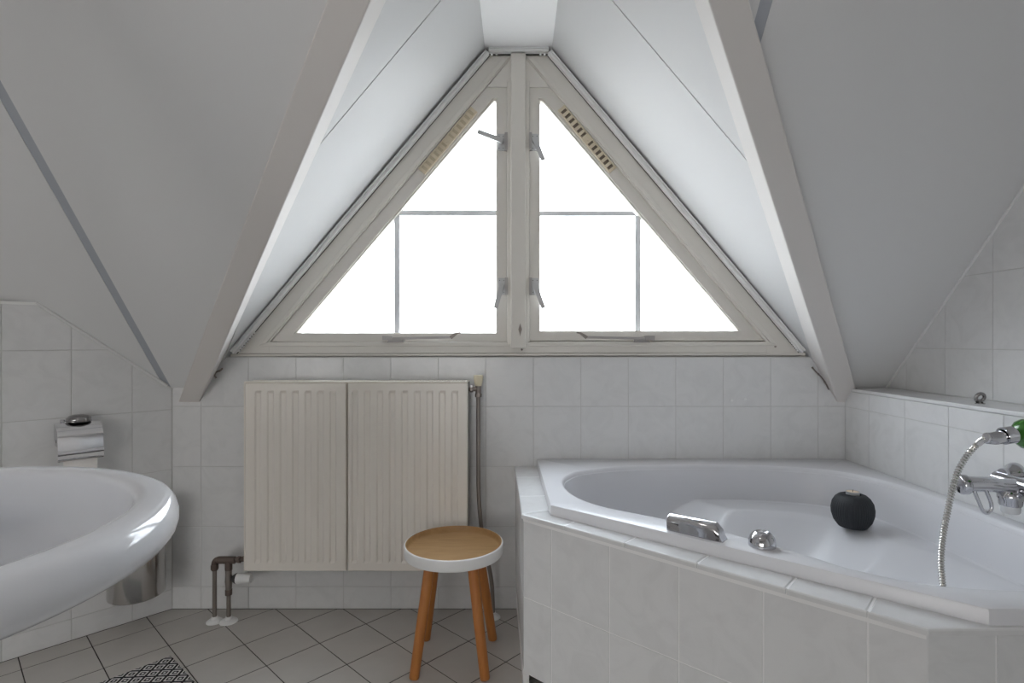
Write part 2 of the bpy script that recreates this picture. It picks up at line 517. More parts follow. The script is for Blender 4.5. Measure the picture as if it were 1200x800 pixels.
obj('plaster_right', *g_box((WX1, -1.95, WZ0), (1.7, -1.85, WZ1)), M_plaster, wr)
w2 = empty('rear_fill_window', (-1.05, -1.9, WZ0), 'added glowing window behind the camera for fill light', 'window', kind='structure')
obj('pane', *g_box((WX0, -1.93, WZ0), (WX1, -1.92, WZ1)), M_rearfill, w2)  # emissive pane added to fill the room from behind
mb = MB()
for x in (WX0, -1.80, -1.0, WX1 - .07): mb.add(*g_box((x, -1.92, WZ0), (x + .07, -1.87, WZ1)))
for z in (WZ0, WZ1 - .07): mb.add(*g_box((WX0, -1.92, z), (WX1, -1.87, z + .07)))
mb.build('frame', M_frame, w2)

# ------------------------------------------------------------------ sloping ceiling and dormer
ceiling = empty('ceiling', (0, 1.2, 2.3), 'white sloping boarded ceiling with dormer', 'ceiling', kind='structure')
R3 = lambda x, y, off=0.0: Vector((x, y, roof_z(y, off)))
def xs(y): return -1.403 - 0.0797 * (y - 1.4977)
TH = NR * 0.035
SW = 0.015
obj('roof_panel', *g_prism([R3(-3.2, 2.36), R3(xs(2.36) - SW, 2.36), R3(xs(0.8) - SW, 0.8), R3(-3.2, 0.8)], TH), M_board, ceiling)
obj('roof_panel', *g_prism([R3(xs(2.36) + SW, 2.36), R3(-1.41, 2.36), R3(-0.10, 1.0), R3(0.06, 1.0), R3(0.06, 0.8), R3(xs(0.8) + SW, 0.8)], TH), M_board, ceiling)
obj('joint_strip', *g_prism([R3(xs(2.36) - SW - .004, 2.36, -.003), R3(xs(2.36) + SW + .004, 2.36, -.003), R3(xs(0.8) + SW + .004, 0.8, -.003), R3(xs(0.8) - SW - .004, 0.8, -.003)], NR * 0.03), M_strip, ceiling)
xq = lambda y: 0.615 - 0.02 * (y - 1.35)
obj('roof_panel', *g_prism([R3(0.06, 0.8), R3(0.06, 1.0), R3(0.225, 1.0), R3(xq(1.442) - SW, 1.40), R3(xq(0.8) - SW, 0.8)], TH), M_board, ceiling)
obj('roof_panel', *g_prism([R3(xq(0.8) + SW, 0.8), R3(xq(1.442) + SW, 1.46), R3(1.43, 2.36), R3(1.72, 2.36), R3(1.72, 0.8)], TH), M_board, ceiling)
obj('joint_strip', *g_prism([R3(xq(0.8) - SW - .004, 0.8, -.003), R3(xq(0.8) + SW + .004, 0.8, -.003), R3(xq(1.46) + SW + .004, 1.46, -.003), R3(xq(1.4) - SW - .004, 1.40, -.003)], NR * 0.03), M_strip, ceiling)
obj('flat_ceiling', *g_box((-3.2, -1.95, 2.553), (1.75, 0.83, 2.60)), M_plaster, ceiling)
# beads where the slope meets the walls
pts = [W(0.02, 0.002, 0.93 + 0.783 * 0.02 - 0.004), W(0.436, 0.002, 0.93 + 0.783 * 0.436 - 0.004)]
obj('edge_bead', *g_tube([Vector(p) for p in pts], 0.006, 8), M_board, ceiling)
obj('edge_bead', *g_tube([Vector((XU - 0.002, y, roof_z(y) - 0.004)) for y in (2.32, 1.0)], 0.005, 8), M_board, ceiling)

# dormer boards, each slope of two boards with an open joint
DL = lambda x, y, o=0.0: Vector((x, y, 2.508 + 1.187 * x + o))
DR = lambda x, y, o=0.0: Vector((x, y, 2.528 - 1.185 * x + o))
YJ1, YJ2 = 1.77, 1.70
def bl(y): return -0.372 - 1.054 * (y - 1.52) - 0.06      # hidden edge inside the left beam
def br(y): return 0.451 + 0.855 * (y - 1.401) + 0.06
nl = Vector((-1.187, 0, 1)).normalized() * 0.03
nr = Vector((1.185, 0, 1)).normalized() * 0.03
g = 0.003
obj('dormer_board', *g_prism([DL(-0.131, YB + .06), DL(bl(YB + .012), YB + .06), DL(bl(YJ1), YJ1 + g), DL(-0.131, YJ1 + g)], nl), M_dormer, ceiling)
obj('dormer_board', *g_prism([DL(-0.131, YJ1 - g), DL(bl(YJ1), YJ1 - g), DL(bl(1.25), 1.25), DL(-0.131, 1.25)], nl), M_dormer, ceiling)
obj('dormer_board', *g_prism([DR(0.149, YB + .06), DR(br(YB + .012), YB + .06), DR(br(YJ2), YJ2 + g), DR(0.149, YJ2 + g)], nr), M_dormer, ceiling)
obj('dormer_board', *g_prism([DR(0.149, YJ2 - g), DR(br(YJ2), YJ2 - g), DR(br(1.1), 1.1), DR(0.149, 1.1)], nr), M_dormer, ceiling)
obj('joint_backing', *g_prism([DL(-0.131, YJ1 - .02, .02), DL(bl(YJ1), YJ1 - .02, .02), DL(bl(YJ1), YJ1 + .02, .02), DL(-0.131, YJ1 + .02, .02)], nl), M_strip, ceiling)
obj('joint_backing', *g_prism([DR(0.149, YJ2 - .02, .02), DR(br(YJ2), YJ2 - .02, .02), DR(br(YJ2), YJ2 + .02, .02), DR(0.149, YJ2 + .02, .02)], nr), M_strip, ceiling)
obj('dormer_soffit', *g_box((-0.160, 0.98, 2.352), (0.180, YB + 0.06, 2.38)), M_soffit, ceiling)

# valley beams
def beam(name, o_pt, i_pt, slope_o, slope_i, tilt, label):
    e = empty(name, (o_pt[0], o_pt[1], roof_z(o_pt[1], .06)), label, 'beam', kind='structure')
    H = 0.27
    UPV = Vector((tilt, .76, .65)).normalized()
    def edge(p, s, up, y):
        # point of the long edge at world y; 'up' = offset along the roof normal
        y0 = y - UPV.y * up
        x = p[0] + s * (y0 - p[1]) + UPV.x * up
        return Vector((x, y, roof_z(y0, .06) + UPV.z * up))
    v = []
    for y in (0.97, YB + 0.004):
        v += [edge(o_pt, slope_o, 0, y), edge(i_pt, slope_i, 0, y), edge(i_pt, slope_i, H, y), edge(o_pt, slope_o, H, y)]
    f = [(0, 1, 2, 3), (4, 5, 6, 7), (0, 1, 5, 4), (1, 2, 6, 5), (2, 3, 7, 6), (3, 0, 4, 7)]
    bm = bmesh.new()
    bv = [bm.verts.new(p) for p in v]
    for q in f: bm.faces.new([bv[i] for i in q])
    bmesh.ops.recalc_face_normals(bm, faces=bm.faces)
    bm.edges.ensure_lookup_table()
    es = [e_ for e_ in bm.edges if {e_.verts[0], e_.verts[1]} in ({bv[0], bv[4]}, {bv[1], bv[5]})]
    bmesh.ops.bevel(bm, geom=es, offset=0.004, segments=2, affect='EDGES', profile=0.5)
    bm.verts.index_update()
    obj('timber', [x.co.copy() for x in bm.verts], [tuple(q.index for q in p.verts) for p in bm.faces], M_beam, e)
    bm.free()
    return e
beam_l = beam('trim_1', (-0.453, 1.318), (-0.347, 1.318), -0.967, -0.982, 0.04, 'white painted valley beam left of the triangular window')
beam_r = beam('trim_2', (0.557, 1.318), (0.459, 1.318), 0.886, 0.888, -0.17, 'white painted valley beam right of the triangular window')

# cracked sealant where the beams meet the tiles
crack = smooth_path([(-1.262, YB - .006, 0.972), (-1.268, YB - .007, 0.985), (-1.262, YB - .006, 0.997), (-1.245, YB - .006, 1.004), (-1.236, YB - .005, 1.013)], 5)
obj('cracked_sealant', *g_tube(crack, [0.0035 if i % 7 else 0.005 for i in range(len(crack))], 6), M_pipe, beam_l)
crack = smooth_path([(1.245, YB - .005, 1.018), (1.263, YB - .006, 0.996), (1.282, YB - .006, 0.977), (1.300, YB - .006, 0.951), (1.314, YB - .006, 0.924)], 5)
obj('cracked_sealant', *g_tube(crack, [0.003 if i % 7 else 0.0045 for i in range(len(crack))], 6), M_pipe, beam_r)

# ------------------------------------------------------------------ triangular window
# elevation drawing of the window: 1 unit = 3.6 mm, origin on the vertical through x=605, y=400 at eye height
K = YB / 646.0
def el(u, v, y): return Vector(((u - 605) * K, y, CAM_H - (v - 400) * K))
win = empty('window_1', (0, YB, 1.07), 'cream triangular window of two frosted casements', 'window', kind='structure')
def flat(name, poly, y0, y1, m, parent, bev=0.0):
    v, f = g_prism([el(u, w, y0) for u, w in poly], (0, y1 - y0, 0))
    if not bev: return obj(name, v, f, m, parent)
    bm = bmesh.new(); bv = [bm.verts.new(p) for p in v]
    for q in f: bm.faces.new([bv[i] for i in q])
    bmesh.ops.recalc_face_normals(bm, faces=bm.faces)
    es = [e for e in bm.edges if all(abs(x.co.y - y0) < 1e-5 for x in e.verts)]
    bmesh.ops.bevel(bm, geom=es, offset=bev, segments=2, affect='EDGES', profile=0.5)
    bm.verts.index_update()
    r = obj(name, [x.co.copy() for x in bm.verts], [tuple(q.index for q in p.verts) for p in bm.faces], m, parent)
    bm.free(); return r
YF = YB - 0.004
flat('frame_jamb', [(279, 414), (570, 66), (600, 66), (316, 401.5), (316, 414)], YF, YF + .09, M_frame, win, .002)
flat('frame_jamb', [(937, 414), (645, 66), (614, 66), (898, 401.5), (898, 414)], YF, YF + .09, M_frame, win, .002)
flat('frame_head', [(566, 107), (602, 64), (612, 64), (649, 107), (646, 102.2), (569, 102.2)][0:0] or [(571, 102), (600, 66), (614, 66), (644, 102)], YF + .003, YF + .085, M_frame, win, .001)
flat('frame_rail', [(314, 414), (900, 413), (900, 401.5), (314, 401.5)], YF + .001, YF + .085, M_frame, win, .0015)
flat('frame_rebate', [(314, 414), (900, 413), (905, 394), (309, 394)], YF + .067, YF + .1, M_frame, win)
flat('frame_bead', [(304, 406), (911, 405), (905, 400.5), (311, 400.5)], YF - .003, YF + .01, M_frame, win, .003)
flat('frame_bead', [(305, 404), (590, 68), (597, 68), (313, 402)], YF - .005, YF + .01, M_frame, win, .003)
flat('frame_bead', [(910, 404), (624, 68), (617, 68), (902, 402)], YF - .005, YF + .01, M_frame, win, .003)
flat('mullion_rebate', [(594.2, 404), (594.2, 96), (620.4, 96), (620.4, 404)], YF - .004, YF + .085, M_frame, win, .003)
flat('mullion', [(598.7, 408), (598.7, 66), (615.9, 66), (615.9, 408)], YF - .024, YF + .08, M_frame, win, .003)
flat('sill_trim', [(271, 417.3), (943, 415.8), (943, 413.2), (271, 414.6)], YB - .008, YB + .03, M_sash, win, .002)
flat('frame_packing', [(262, 424), (950, 424), (950, 412), (262, 412)], YB + .03, YB + .10, M_frame, win)
flat('frame_packing', [(562, 59), (652, 59), (646, 72), (568, 72)], YB + .02, YB + .08, M_frame, win)
flat('frame_packing', [(264, 420), (566.5, 60.5), (584, 66), (292, 414)], YB + .025, YB + .06, M_frame, win)
flat('frame_packing', [(949, 420), (648.5, 60.5), (631, 66), (921, 414)], YB + .025, YB + .06, M_frame, win)

def ring(name, outer, inner, y0, y1, m, parent):
    n = len(outer); v = []
    for (a, y) in ((outer, y0), (inner, y0), (outer, y1), (inner, y1)):
        v += [el(p[0], p[1], y) for p in a]
    f = []
    for i in range(n):
        j = (i + 1) % n
        f += [(i, j, n + j, n + i), (2 * n + i, 3 * n + i, 3 * n + j, 2 * n + j), (i, 2 * n + i, 2 * n + j, j), (n + i, n + j, 3 * n + j, 3 * n + i)]
    return obj(name, v, f, m, parent)

def casement(side, outer, inner, bars):
    cs = empty('casement', el(outer[0][0], outer[0][1], YF), None)
    cs.parent = win
    cs.matrix_basis = Matrix.Translation(el(outer[0][0], outer[0][1], YF) - WL[win.name])
    y = YF + .010
    def toward(p, q, d):
        t = d / math.hypot(q[0] - p[0], q[1] - p[1]); return (p[0] + (q[0] - p[0]) * t, p[1] + (q[1] - p[1]) * t)
    mid = [toward(i_, o_, min(2.6, 0.4 * math.hypot(o_[0] - i_[0], o_[1] - i_[1]))) for i_, o_ in zip(inner, outer)]
    ring('stile_frame', outer, mid, y, y + .055, M_sash, cs)
    ring('glazing_bead', mid, inner, y + .007, y + .055, M_sash, cs)
    cx = sum(p[0] for p in inner) / 4; cy = sum(p[1] for p in inner) / 4
    big = [toward(p, (2 * p[0] - cx, 2 * p[1] - cy), 1.2) for p in inner]
    flat('pane', big, y + .03, y + .038, M_glass, cs)
    for b in bars: flat('glazing_bar', b, y + .022, y + .0295, M_muntin, cs)
    return cs
cl = casement('left', [(317.5, 399.8), (570, 102), (594, 102), (594, 399.8)], [(346, 389.8), (578.6, 116.5), (581.3, 116.5), (581.3, 389.8)],
              [[(470, 244.6), (582, 244.6), (582, 250.4), (464, 250.4)], [(460.2, 250.4), (466.6, 250.4), (466.6, 391), (460.2, 391)]])
cr = casement('right', [(897, 399), (644.6, 102), (620.6, 102), (620.6, 399)], [(867, 387.6), (635.4, 116.5), (632.8, 116.5), (632.8, 387.6)],
              [[(632, 245.4), (743, 245.4), (748, 251), (632, 251)], [(746.4, 251), (752.6, 251), (752.6, 389), (746.4, 389)]])

# ventilation grilles on the sloping stiles
def vent(parent, a, b, dark):
    a = el(a[0], a[1], YF + .010); b = el(b[0], b[1], YF + .010)
    d = (b - a).normalized(); L = (b - a).length; q = Vector((0, 1, 0)).cross(d).normalized(); n = Vector((0, -1, 0))
    hw = 0.0185
    def bar(s0, s1, t0, t1, h): 
        return g_prism([a + d * s0 + q * t0, a + d * s1 + q * t0, a + d * s1 + q * t1, a + d * s0 + q * t1], n * h)
    vb = MB().add(*bar(0, L, -hw, -hw + .005, .008)).add(*bar(0, L, hw - .005, hw, .008))
    mid = L / 2
    pos = [0.0, ]
    pitch = (L / 2 - .016) / 6
    for k in range(7): vb.add(*bar(k * pitch, k * pitch + pitch * .5, -hw + .005, hw - .005, .007))
    vb.add(*bar(mid - .018, mid + .018, -hw + .005, hw - .005, .0075))
    for k in range(7): vb.add(*bar(L - k * pitch - pitch * .5, L - k * pitch, -hw + .005, hw - .005, .007))
    vb.add(*g_cyl(a + d * (mid - .006) + n * .0075, a + d * (mid - .006) + n * .012, .005, 10))
    vb.build('vent_grille', M_vent, parent)
    obj('vent_slide', *bar(.002, L - .002, -hw + .004, hw - .004, .0015 if dark else .004), M_ventdark if dark else M_ventshade, parent)  # slide colour carries the shade inside the slots
vent(cl, (494, 201), (555.5, 128), False)
vent(cr, (718.5, 199.5), (657.5, 126), True)

# casement handles: screwed plate, boss and lever
def handle(parent, u, v, tip, back):
    y = YF + .010
    hb = MB()
    hb.add(*g_bevbox(tuple(el(u - 4.3, v + 9.8, y - .006)), tuple(el(u + 4.3, v - 9.8, y)), .001))
    hb.add(*g_cyl(el(u, v, y - .006), el(u, v, y - .028), .0095, 16, .002))
    p0 = el(u, v, y - .026); p1 = el(tip[0], tip[1], y - .034)
    d = (p1 - p0).normalized(); s = Vector((0, 1, 0)).cross(d).normalized()
    w0, w1 = .0105, .0085
    hb.add(*g_prism([p0 - d * .008 - s * w0, p1 - s * w1, p1 + s * w1, p0 - d * .008 + s * w0], (0, -.008, 0)))
    h = hb.build('handle', M_alu, parent)
    sc = MB()
    for dx in (-2.4, 2.4):
        for dv in (-7, 7):
            sc.add(*g_cyl(el(u + dx, v + dv, y - .006), el(u + dx, v + dv, y - .0072), .0018, 8))
    sc.build('handle_screws', M_black, parent)
    flat('keeper', [(back - 1.6, v - 10), (back + 1.6, v - 10), (back + 1.6, v + 10), (back - 1.6, v + 10)], YF - .012, YF + .012, M_alud, parent)
handle(cl, 587.3, 166.5, (560.5, 157.5), 593.2)
handle(cl, 588, 335.5, (581, 361.5), 593.4)
handle(cr, 626.8, 166.5, (636.2, 190.5), 621.6)
handle(cr, 627, 335.5, (636.4, 361.5), 621.6)

# casement stays along the bottom
def stay(parent, k, u0):
    """k = +1: body on the left; u0 = left end of the drawing"""
    X = lambda t: u0 + t if k > 0 else u0 + 90 - t
    y = YF + .004
    sb = MB()
    def pr(poly, ya, yb): sb.add(*g_prism([el(X(a), b, ya) for a, b in poly], (0, yb - ya, 0)))
    pr([(0, 393.4), (11, 393.6), (11, 399), (0, 398.6)], y - .022, y)
    pr([(9, 395.5), (24, 395), (24, 401), (5, 401.2)], y - .016, y)
    pr([(12, 395.2), (80, 393.6), (80, 396.4), (12, 398)], y - .028, y - .017)
    sb.add(*g_cyl(el(X(21), 398.5, y - .016), el(X(21), 398.5, y - .022), .004, 10))
    sb.build('stay', M_alud, parent)
    obj('stay_grip', *g_prism([el(X(a), b, y - .031) for a, b in [(78, 394), (86, 389.3), (91, 388.8), (91, 390.4), (87.5, 391.2), (80.5, 397.2)]], (0, .016, 0)), M_pipe, parent)
stay(cl, 1, 449.5)
stay(cr, -1, 676)

# escutcheon, pins
esc = MB()
ye = YF - .0245
esc.add(*g_prism([el(u, v, ye) for u, v in [(609.5, 379), (610.6, 382.5), (611.6, 386), (610.6, 389.5), (609.5, 394), (608.4, 389.5), (607.4, 386), (608.4, 382.5)]], (0, -.003, 0)))
esc.add(*g_cyl(el(609.5, 386, ye - .003), el(609.5, 386, ye - .006), .0028, 10))
esc.build('key_escutcheon', M_pipe, win)
for (u, v) in ((611.5, 409.5), (908, 406)):
    obj('screw_head', *g_lathe([(0, 0), (.0045, 0), (.004, .003), (0, .004)], 10, el(u, v, YF - .0005), axis=(0, -1, 0)), M_pipe, win)

# curtain rail that follows the window
rail = empty('curtain_rail', el(607, 66, YB - .02), 'white curtain rail following the sides and top of the triangular window', 'curtain rail')
def railbar(a, b, w, lo=0.0):
    a = el(a[0], a[1], YB - .034); b = el(b[0], b[1], YB - .034)
    d = (b - a).normalized(); q = Vector((0, 1, 0)).cross(d)
    mb = MB()
    for t0, t1, y0, y1 in ((-.5, -.16, 0, .026), (-.16, .16, .005, .026), (.16, .5, 0, .026)):
        mb.add(*g_prism([a + q * (w * t0) + Vector((0, y0, 0)), b + q * (w * t0) + Vector((0, y0, 0)), b + q * (w * t1) + Vector((0, y0, 0)), a + q * (w * t1) + Vector((0, y0, 0))], (0, y1 - y0, 0)))
    mb.build('rail', M_white, rail)
    s = a + Vector((0, .028, 0)); e = b + Vector((0, .028, 0))
    obj('rail_gap_strip', *g_prism([s - q * (w * .58), e - q * (w * .58), e + q * (w * .58), s + q * (w * .58)], (0, .004, 0)), M_gap, rail)  # dark strip stands for the shaded gaps along the rail
railbar((276, 412.5), (571.5, 64.5), .0195)
railbar((937.5, 411.5), (643.8, 64.5), .0195)
railbar((573, 62), (642.5, 62), .0175)
def glider(u, v):
    c = el(u, v, YB - .020)
    obj('glider', *g_bevbox(c - Vector((.0045, .006, .0035)), c + Vector((.0045, .006, .0035)), .0015), M_white, rail)
for u, v in ((571.5, 66.5), (576.5, 66.8), (582, 66.8), (614.5, 66.8), (633, 66.8), (638, 66.8), (643, 66.5)): glider(u, v)
for i in range(9):
    t = i / 8
    glider(283 + 17 * t * 1.0, 411 - 21 * t)
    glider(932.5 - 13 * t, 410.5 - 17 * t)

# ------------------------------------------------------------------ radiator
YR0, YR1 = 2.205, 2.295
rad = empty('radiator', (-0.64, 2.25, 0.21), 'cream ribbed panel radiator mounted below the window', 'radiator')
kx = 2.205 / 646
RX = lambda px: (px - 605) * kx
RZ = lambda py: CAM_H - (py - 400) * kx
def rad_panel(x0, x1, z0, z1, yf, first, direction):
    """pressed panel: flat border with rows of raised vertical channels"""
    pitch = 0.0500
    xs_ = [x0, x0 + .003]
    prof = []                                  # (x, depth) across the panel
    prof += [(x0, 0.006), (x0 + .004, 0.0)]
    x = first
    while x + .03 < x1 - .012:
        prof += [(x, 0.0), (x + .006, .0055), (x + .022, .0055), (x + .028, 0.0)]
        x += pitch
    prof += [(x1 - .004, 0.0), (x1, 0.006)]
    zs = [(z0, 0), (z0 + .004, 0), (z0 + .032, 0), (z0 + .044, 1), (z1 - .044, 1), (z1 - .032, 0), (z1 - .004, 0), (z1, 0)]
    v = []; f = []
    n = len(prof)
    for k, (z, on) in enumerate(zs):
        for i, (px, d) in enumerate(prof):
            edge = i in (0, n - 1)
            dd = d if (on or edge) else 0.0
            if k in (0, len(zs) - 1): dd = max(dd, .006)
            v.append(Vector((px, yf + dd, z)))
    for k in range(len(zs) - 1):
        for i in range(n - 1):
            f.append((k * n + i, k * n + i + 1, (k + 1) * n + i + 1, (k + 1) * n + i))
    # back and sides
    b0 = len(v)
    v += [Vector((x0, yf + .02, z0)), Vector((x1, yf + .02, z0)), Vector((x1, yf + .02, z1)), Vector((x0, yf + .02, z1))]
    f.append((b0, b0 + 1, b0 + 2, b0 + 3))
    last = (len(zs) - 1) * n
    f.append(tuple([b0, b0 + 1] + list(range(n - 1, -1, -1))))
    f.append(tuple([b0 + 3, b0 + 2] + [last + i for i in range(n - 1, -1, -1)]))
    f.append(tuple([b0] + [k * n for k in range(len(zs))] + [b0 + 3]))
    f.append(tuple([b0 + 1] + [k * n + n - 1 for k in range(len(zs))] + [b0 + 2]))
    return v, f
zt, zb = RZ(448), RZ(669.5)
obj('front_panel', *rad_panel(RX(286.5), RX(405.5), zb, zt, YR0, RX(298), 1), M_rad, rad)
obj('front_panel', *rad_panel(RX(407), RX(548), zb, zt, YR0, RX(411.5), 1), M_rad, rad)
mb = MB().add(*g_box((RX(286.5), YR1 - .02, zb + .01), (RX(548), YR1, zt - .003)))
mb.build('rear_panel', M_rad, rad)
obj('side_cover', *g_bevbox((RX(285), YR0 + .004, zb), (RX(286.5), YR1, zt + .002), .001), M_rad, rad)
obj('side_cover', *g_bevbox((RX(547), YR0 + .012, zb + .02), (RX(548.2), YR1, zt - .002), .001), M_pipe, rad)  # dark colour on this cover stands for shade at the right end
mb = MB().add(*g_box((RX(286), YR0 + .001, zt), (RX(548.5), YR0 + .012, zt + .004))).add(*g_box((RX(286), YR1 - .012, zt), (RX(548.5), YR1, zt + .004)))
x = RX(288)
while x < RX(546):
    mb.add(*g_box((x, YR0 + .012, zt + .001), (x + .0045, YR1 - .012, zt + .004))); x += .0115
mb.build('top_grille', M_rad, rad)
mb = MB()
x = RX(292)
while x < RX(545):
    mb.add(*g_box((x, YR0 + .021, zb + .05), (x + .002, YR1 - .021, zt - .02))); x += .033
mb.build('convector_fins', M_rad, rad)
obj('wall_bracket', *g_box((-0.95, YR1, zb + .1), (-0.91, YB - .004, zt - .1)), M_rad, rad)
obj('wall_bracket', *g_box((-0.35, YR1, zb + .1), (-0.31, YB - .004, zt - .1)), M_rad, rad)
# right valve
vx = RX(558.5) + .004; vy = 2.25
mb = MB().add(*g_cyl((RX(548), vy, RZ(456.5)), (vx, vy, RZ(456.5)), .0105, 16, .002)).add(*g_cyl((RX(549.5), vy, RZ(456.5)), (RX(553.5), vy, RZ(456.5)), .0145, 6, .002))
mb.add(*g_cyl((vx, vy, RZ(466)), (vx, vy, RZ(452)), .0115, 16, .002)).add(*g_cyl((vx, vy, RZ(466.5)), (vx, vy, RZ(462)), .014, 6, .002))
mb.build('valve_body', M_pipe, rad, True)
obj('valve_knob', *g_lathe([(0, 0), (.013, 0), (.0155, .008), (.0195, .030), (.0195, .040), (.017, .044), (0, .044)], 24, (vx, vy, RZ(453)),
    rib=lambda k, z: -0.04 if k % 2 and .004 < z < .041 else 0), M_knob, rad, True)
px_ = smooth_path([(vx, vy, RZ(465)), (vx, vy, RZ(540)), (vx + .003, vy, RZ(590)), (vx + .02, vy, RZ(640)), (vx + .045, vy, RZ(672)), (vx + .056, vy, RZ(695)), (vx + .060, vy, 0.004)], 8)
obj('supply_pipe', *g_tube(px_, .0085, 14), M_pipe, rad, True)
def rosette(x, y, r=.034, m=M_white):
    return obj('floor_rosette', *g_lathe([(0, 0), (r, 0), (r, .003), (r * .8, .008), (r * .42, .012), (r * .36, .022), (0, .022)], 28, (x, y, 0.0005)), m, rad, True)
rosette(vx + .060, vy, .030)
# left valve group
py_ = 2.215
p = lambda a, b: Vector(((a - 605) * py_ / 646, py_, CAM_H - (b - 400) * py_ / 646))
fx1, fx2 = p(251.5, 0).x, p(268, 0).x
mb = MB().add(*g_tube(smooth_path([(fx1, py_, p(0, 668).z), (fx1, py_, p(0, 659).z), (fx1 + .012, py_, p(0, 655.5).z), (p(262, 0).x, py_, p(0, 655.5).z)], 5), .0115, 14))
mb.add(*g_cyl((fx1, py_, p(0, 661).z), (fx1, py_, p(0, 667).z), .0148, 8, .002))
mb.add(*g_cyl((p(255, 0).x, py_, p(0, 656).z), (p(276, 0).x, py_, p(0, 656).z), .0145, 16, .002))
mb.add(*g_cyl((p(276, 0).x, py_, p(0, 655.5).z), (RX(287), py_ + .01, p(0, 655.5).z), .0105, 16))
mb.add(*g_cyl((p(279, 0).x, py_, p(0, 655.5).z), (p(282, 0).x, py_, p(0, 655.5).z), .014, 6))
mb.add(*g_cyl((fx2, py_, p(0, 657).z), (fx2, py_, p(0, 668).z), .0138, 16, .002))
obj('pipe_collar', *g_cyl((fx2, py_, p(0, 690).z), (fx2, py_, p(0, 697).z), .0138, 8, .002), M_fit, rad, True)
mb.build('pipe_fittings', M_fit, rad, True)
obj('valve_body', *g_lathe([(0, 0), (.0115, 0), (.0125, .02), (.014, .035), (.0125, .06), (.0125, .08), (0, .08)], 16, (fx2, py_, p(0, 691).z)), M_pipe, rad, True)
obj('supply_pipe', *g_cyl((fx1, py_, .004), (fx1, py_, p(0, 666).z), .0082, 14), M_pipe, rad, True)
obj('supply_pipe', *g_cyl((fx2, py_, .004), (fx2, py_, p(0, 694).z), .0082, 14), M_pipe, rad, True)
obj('thermostat_collar', *g_lathe([(0, 0), (.008, 0), (.015, .008), (.0205, .018), (.0205, .024), (0, .024)], 20, (fx2 + .012, py_, p(0, 677.5).z), axis=(1, 0, 0)), M_black, rad, True)
obj('thermostat_head', *g_lathe([(0, 0), (.0205, 0), (.0215, .006), (.019, .012), (.019, .050), (.016, .056), (0, .056)], 32, (fx2 + .034, py_, p(0, 677.5).z), axis=(1, 0, 0),
    rib=lambda k, z: -0.09 if k % 4 == 0 and .02 < z < .053 else 0), M_white, rad, True)
rosette(fx1, py_ , .031); rosette(fx2 + .0, py_ + .0, .034).location.z += .0
# ------------------------------------------------------------------ stool
ST = Vector((-0.222, 1.965, 0))
stool = empty('stool', ST, 'round tray-top stool with white rim and four orange wooden legs', 'stool')
obj('tray', *g_lathe([(0, .391), (.160, .391), (.1645, .3935), (.1665, .399), (.168, .4125), (.1705, .4132)], 72, ST, cap=False), M_oak, stool, True, 50)
obj('tray_rim', *g_lathe([(.1705, .4132), (.1738, .412), (.1750, .4095), (.1750, .378), (.1735, .3745), (.170, .373), (0, .373)], 72, ST, cap=False), M_white, stool, True, 50)
for fxx, fyy in ((-.342, 1.842), (-.104, 1.838), (-.342, 2.085), (-.089, 2.085)):
    foot = Vector((fxx, fyy, 0.0)); top = Vector((ST.x + (fxx - ST.x) * .60 , ST.y + (fyy - ST.y) * .62, .376))
    d = top - foot
    pth = [foot + Vector((0, 0, .0005)), foot + d * .015, foot + d * .5, foot + d * .97, top]
    obj('leg', *g_tube(pth, [.0155, .0168, .0180, .0185, .0185], 20), M_leg, stool, True)

# ------------------------------------------------------------------ bath surround
sur = empty('bath_surround', (P1.x, P1.y, 0), 'tiled bath surround with slanting front and recessed plinth around the corner bathtub', 'bath surround')
DT = 0.601; DB = 0.588; PB = 0.118
YN = Vector((0, 1, 0))
def wallboard(name, a, b, inn, z0, z1, off, th, m):
    a = a + inn * off; b = b + inn * off
    obj(name, *g_prism([a + Vector((0, 0, z0)), b + Vector((0, 0, z0)), b + inn * th + Vector((0, 0, z0)), a + inn * th + Vector((0, 0, z0))], (0, 0, z1 - z0)), m, sur)
XN = Vector((1, 0, 0))
L0 = (P1 - P0).normalized(); L0n = Vector((-L0.y, L0.x, 0))
if L0n.x < 0: L0n = -L0n
wallboard('backing_board', P0, P1 , L0n, PB, DB, .003, .02, M_groutl)
wallboard('backing_board', P1 + DIAG * .003, P2 - DIAG * .003, DIN, PB, DB, .003, .02, M_groutl)
wallboard('backing_board', P2, P3, YN, PB, DB, .003, .02, M_groutl)
# recessed plinth
wallboard('plinth', P0, P1 + (P0 - P1).normalized() * .12, L0n, 0.0, PB, .006, .02, M_groutl)
wallboard('plinth', P1 + DIN * .14 + (P0 - P1).normalized() * .02, P2 + DIN * .14, DIN, 0.0, PB, .0, .02, M_groutl)
wallboard('plinth', P2 + DIN * .14, P3, YN, 0, PB, .05, .02, M_groutl)
LD = (P2 - P1).length; LL = (P1 - P0).length
js = [-0.09, .108, .307, .504, .7016, .898, 1.1]
hz = [PB - .2, .348, DB]
tile_plane('panel_tile', sur, P1 + DIN * .003, DIAG, (0, 0, 1), js, [PB, .348, DB - .0015], [(-1, 0, 0), (1, 0, LD)], jitter=.001, gap=(.0038, .0034))
tile_plane('panel_tile', sur, P0 + L0n * .003, L0, (0, 0, 1), [0, .05, .25, .45, .65], [PB, .348, DB - .0015], [(1, 0, LL)], jitter=.001, gap=(.0038, .0034))
tile_plane('panel_tile', sur, P2 + YN * .003, (1, 0, 0), (0, 0, 1), [0, .128, .328, .528, .728], [PB, .348, DB - .0015], [(1, 0, XR - P2.x - .003)], jitter=.001, gap=(.0038, .0034))
